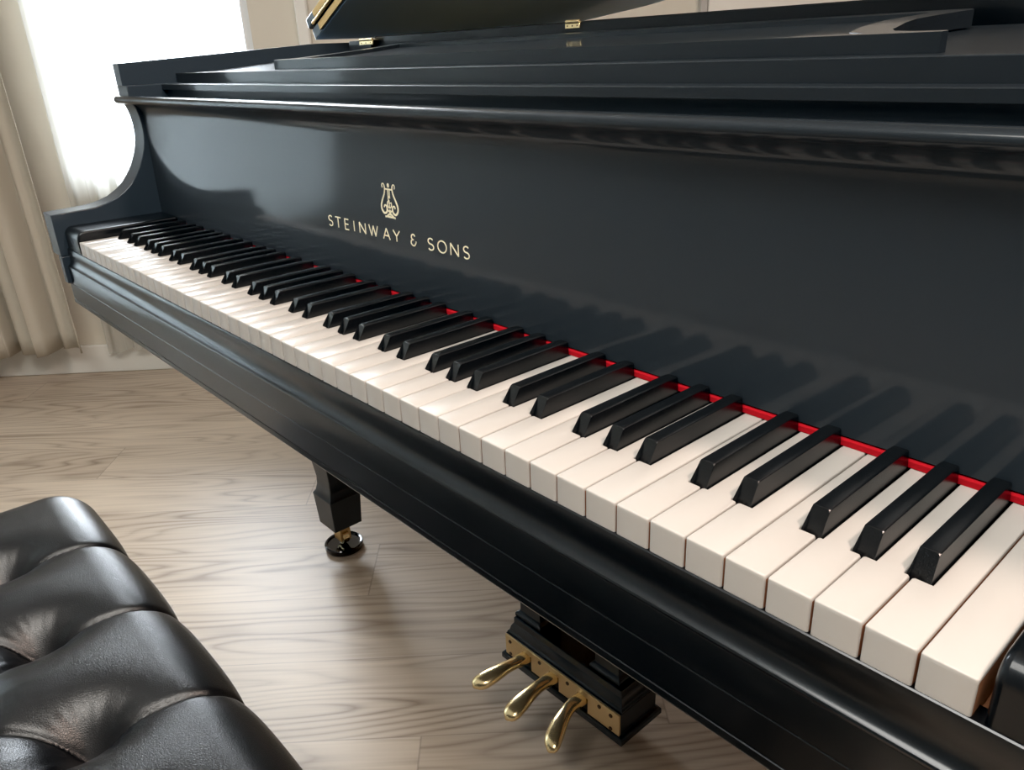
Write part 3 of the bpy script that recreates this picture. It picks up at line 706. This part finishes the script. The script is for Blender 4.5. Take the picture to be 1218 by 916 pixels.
# curtains: pleated sheets hanging from the ceiling rail
def curtain(s0, s1, ztop_, zbot, t0, amp, folds, seed, spread=0., n=220, nz=40, hem=lambda s: 0, lean=0., sharp=None):
    rnd = random.Random(seed); ph = [rnd.uniform(0, 6.28) for _ in range(5)]; vs = []; fs = []
    for j in range(nz + 1):
        v = j / nz
        for i in range(n + 1):
            u = i / n; zb = zbot + hem(u); z = ztop_ + (zb - ztop_) * v
            wob = .25 * math.sin(2.1 * u + ph[0] + 1.6 * v) / folds
            uu = u + wob
            a = amp * (.75 + .35 * v) * (1 + .3 * math.sin(7 * u + ph[1]))
            w_ = math.sin(2 * math.pi * folds * uu + ph[2]); w_ = math.copysign(abs(w_) ** .75, w_) if sharp is None else 1 - 2 * abs(math.sin(math.pi * folds * uu + ph[2])) ** sharp
            t = t0 + a * (w_ + .35 * math.sin(2 * math.pi * folds * 2.3 * uu + ph[3] + 1.2 * v))
            s = s0 + (s1 - s0) * u + spread * (v - .5) * (u - .5) + lean * (1 - v) + .35 * a * math.cos(2 * math.pi * folds * uu + ph[4])
            vs.append((s, -max(.02, t), z))
    for j in range(nz):
        for i in range(n): o = j * (n + 1) + i; fs.append((o, o + 1, o + n + 2, o + n + 1))
    m = MB(0); m.add(vs, fs); return m
def cur_obj(m, name, mat, thick):
    o = m.obj(name, mat, None, angle=80); o.matrix_world = ROOM
    if thick: sd = o.modifiers.new('thickness', 'SOLIDIFY'); sd.thickness = thick
    return o
tag(cur_obj(curtain(-.62, .392, 2.42, .085, .135, .042, 6.5, 3, lean=-.06, n=500, sharp=.8, hem=lambda u: .045 * u * u), 'drape', M['drape'], .002), 'heavy beige drape hanging left of the bright window, ending above the floor', 'curtain')
tag(cur_obj(curtain(.415, .66, 2.42, .075, .050, .012, 3.2, 11, hem=lambda u: .02 * math.sin(3 * u)), 'sheer_curtain', M['sheer'], 0), 'thin white sheer curtain over the left side of the bright window', 'curtain')
tag(cur_obj(curtain(-3.0, -.66, 2.42, .075, .050, .014, 19, 5, n=420), 'sheer_curtain', M['sheer'], 0), 'wide white sheer curtain, added over the unseen tall window beyond the beige drape', 'curtain')  # added with that window for reflections in the lacquer
m = MB(0); m.cyl((-3.05, -.09, 2.44), (1.2, -.09, 2.44), .012, 16)
for s in (-.6, .3, 1.1): m.cyl((s, 0, 2.44), (s, -.09, 2.44), .007, 10)
o = ro(m, 'curtain_rod', M['brass_worn']); tag(o, 'metal curtain rod above the window', 'curtain rod')

# ================================================================== LIGHT
w = bpy.data.worlds.new('sky'); bpy.context.scene.world = w; w.use_nodes = True
bg = w.node_tree.nodes['Background']; bg.inputs[0].default_value = (.86, .93, 1, 1); bg.inputs[1].default_value = 4.0
def area(name, s, t, z, sx, sy, power, col, target=None, rot=None, local=True, spread=180):
    l = bpy.data.lights.new(name, 'AREA'); l.shape = 'RECTANGLE'; l.size = sx; l.size_y = sy; l.energy = power; l.color = col; l.spread = math.radians(spread)
    o = bpy.data.objects.new(name, l); COL.objects.link(o)
    p_ = ROOM @ Vector((s, -t, z)) if local else Vector((s, t, z)); o.location = p_
    d = (Vector(target) - p_).normalized(); o.rotation_euler = d.to_track_quat('-Z', 'Y').to_euler(); return o
wc = ROOM @ Vector(((WS0 + WS1) / 2, -3, 1.2))
area('window_daylight', (WS0 + WS1) / 2, -.16, (WZ0 + WZ1) / 2, WS1 - WS0, WZ1 - WZ0, 95, (.90, .95, 1.0), target=ROOM @ Vector(((WS0 + WS1) / 2, -3, .9)))
area('added_window_light', (VS0 + VS1) / 2, -.16, 1.16, VS1 - VS0, 2.0, 330, (.72, .87, 1.0), target=ROOM @ Vector(((VS0 + VS1) / 2, -3, 1.16)))  # lamp for the added window, blue to tint the piano
area('ceiling_light', 2.05, .46, 2.44, .22, .22, 30, (1.0, .77, .65), target=(1.3, .2, .7), local=False)
area('room_fill_light', 1.5, 2.7, 2.5, 1.6, 1.2, 78, (1.0, .95, .88), target=ROOM @ Vector((1.7, -2.1, 0)))  # added soft fill for keys, floor and walls, no such fixture known

# ================================================================== CAMERA
cam = bpy.data.cameras.new('camera'); co = bpy.data.objects.new('camera', cam); COL.objects.link(co)
fpx, C = 943.08, Vector((1.28646, -.28926, .23499 + H)); yaw, pit, rol = .85663, .40137, -.04539
F = Vector((-math.sin(yaw) * math.cos(pit), math.cos(yaw) * math.cos(pit), -math.sin(pit))); Rr = Vector((math.cos(yaw), math.sin(yaw), 0)); U = Rr.cross(F)
R2 = math.cos(rol) * Rr + math.sin(rol) * U; U2 = -math.sin(rol) * Rr + math.cos(rol) * U
co.matrix_world = Matrix(((R2.x, U2.x, -F.x, C.x), (R2.y, U2.y, -F.y, C.y), (R2.z, U2.z, -F.z, C.z), (0, 0, 0, 1)))
cam.sensor_fit = 'HORIZONTAL'; cam.sensor_width = 36; cam.lens = fpx / 1218 * 36; cam.clip_start = .01
sc = bpy.context.scene; sc.camera = co
sc.view_settings.view_transform = 'Filmic' if False else 'Standard'; sc.view_settings.look = 'None'; sc.view_settings.exposure = 0.0
sc.view_settings.use_curve_mapping = True; cmv = sc.view_settings.curve_mapping; cmv.black_level = (.0035, .0030, .0025); cmv.update()
sc.cycles.use_denoising = True; sc.cycles.max_bounces = 8; sc.cycles.diffuse_bounces = 4; sc.cycles.glossy_bounces = 5; sc.cycles.transparent_max_bounces = 8
sc.cycles.sample_clamp_indirect = 6; sc.cycles.caustics_reflective = False; sc.cycles.caustics_refractive = False
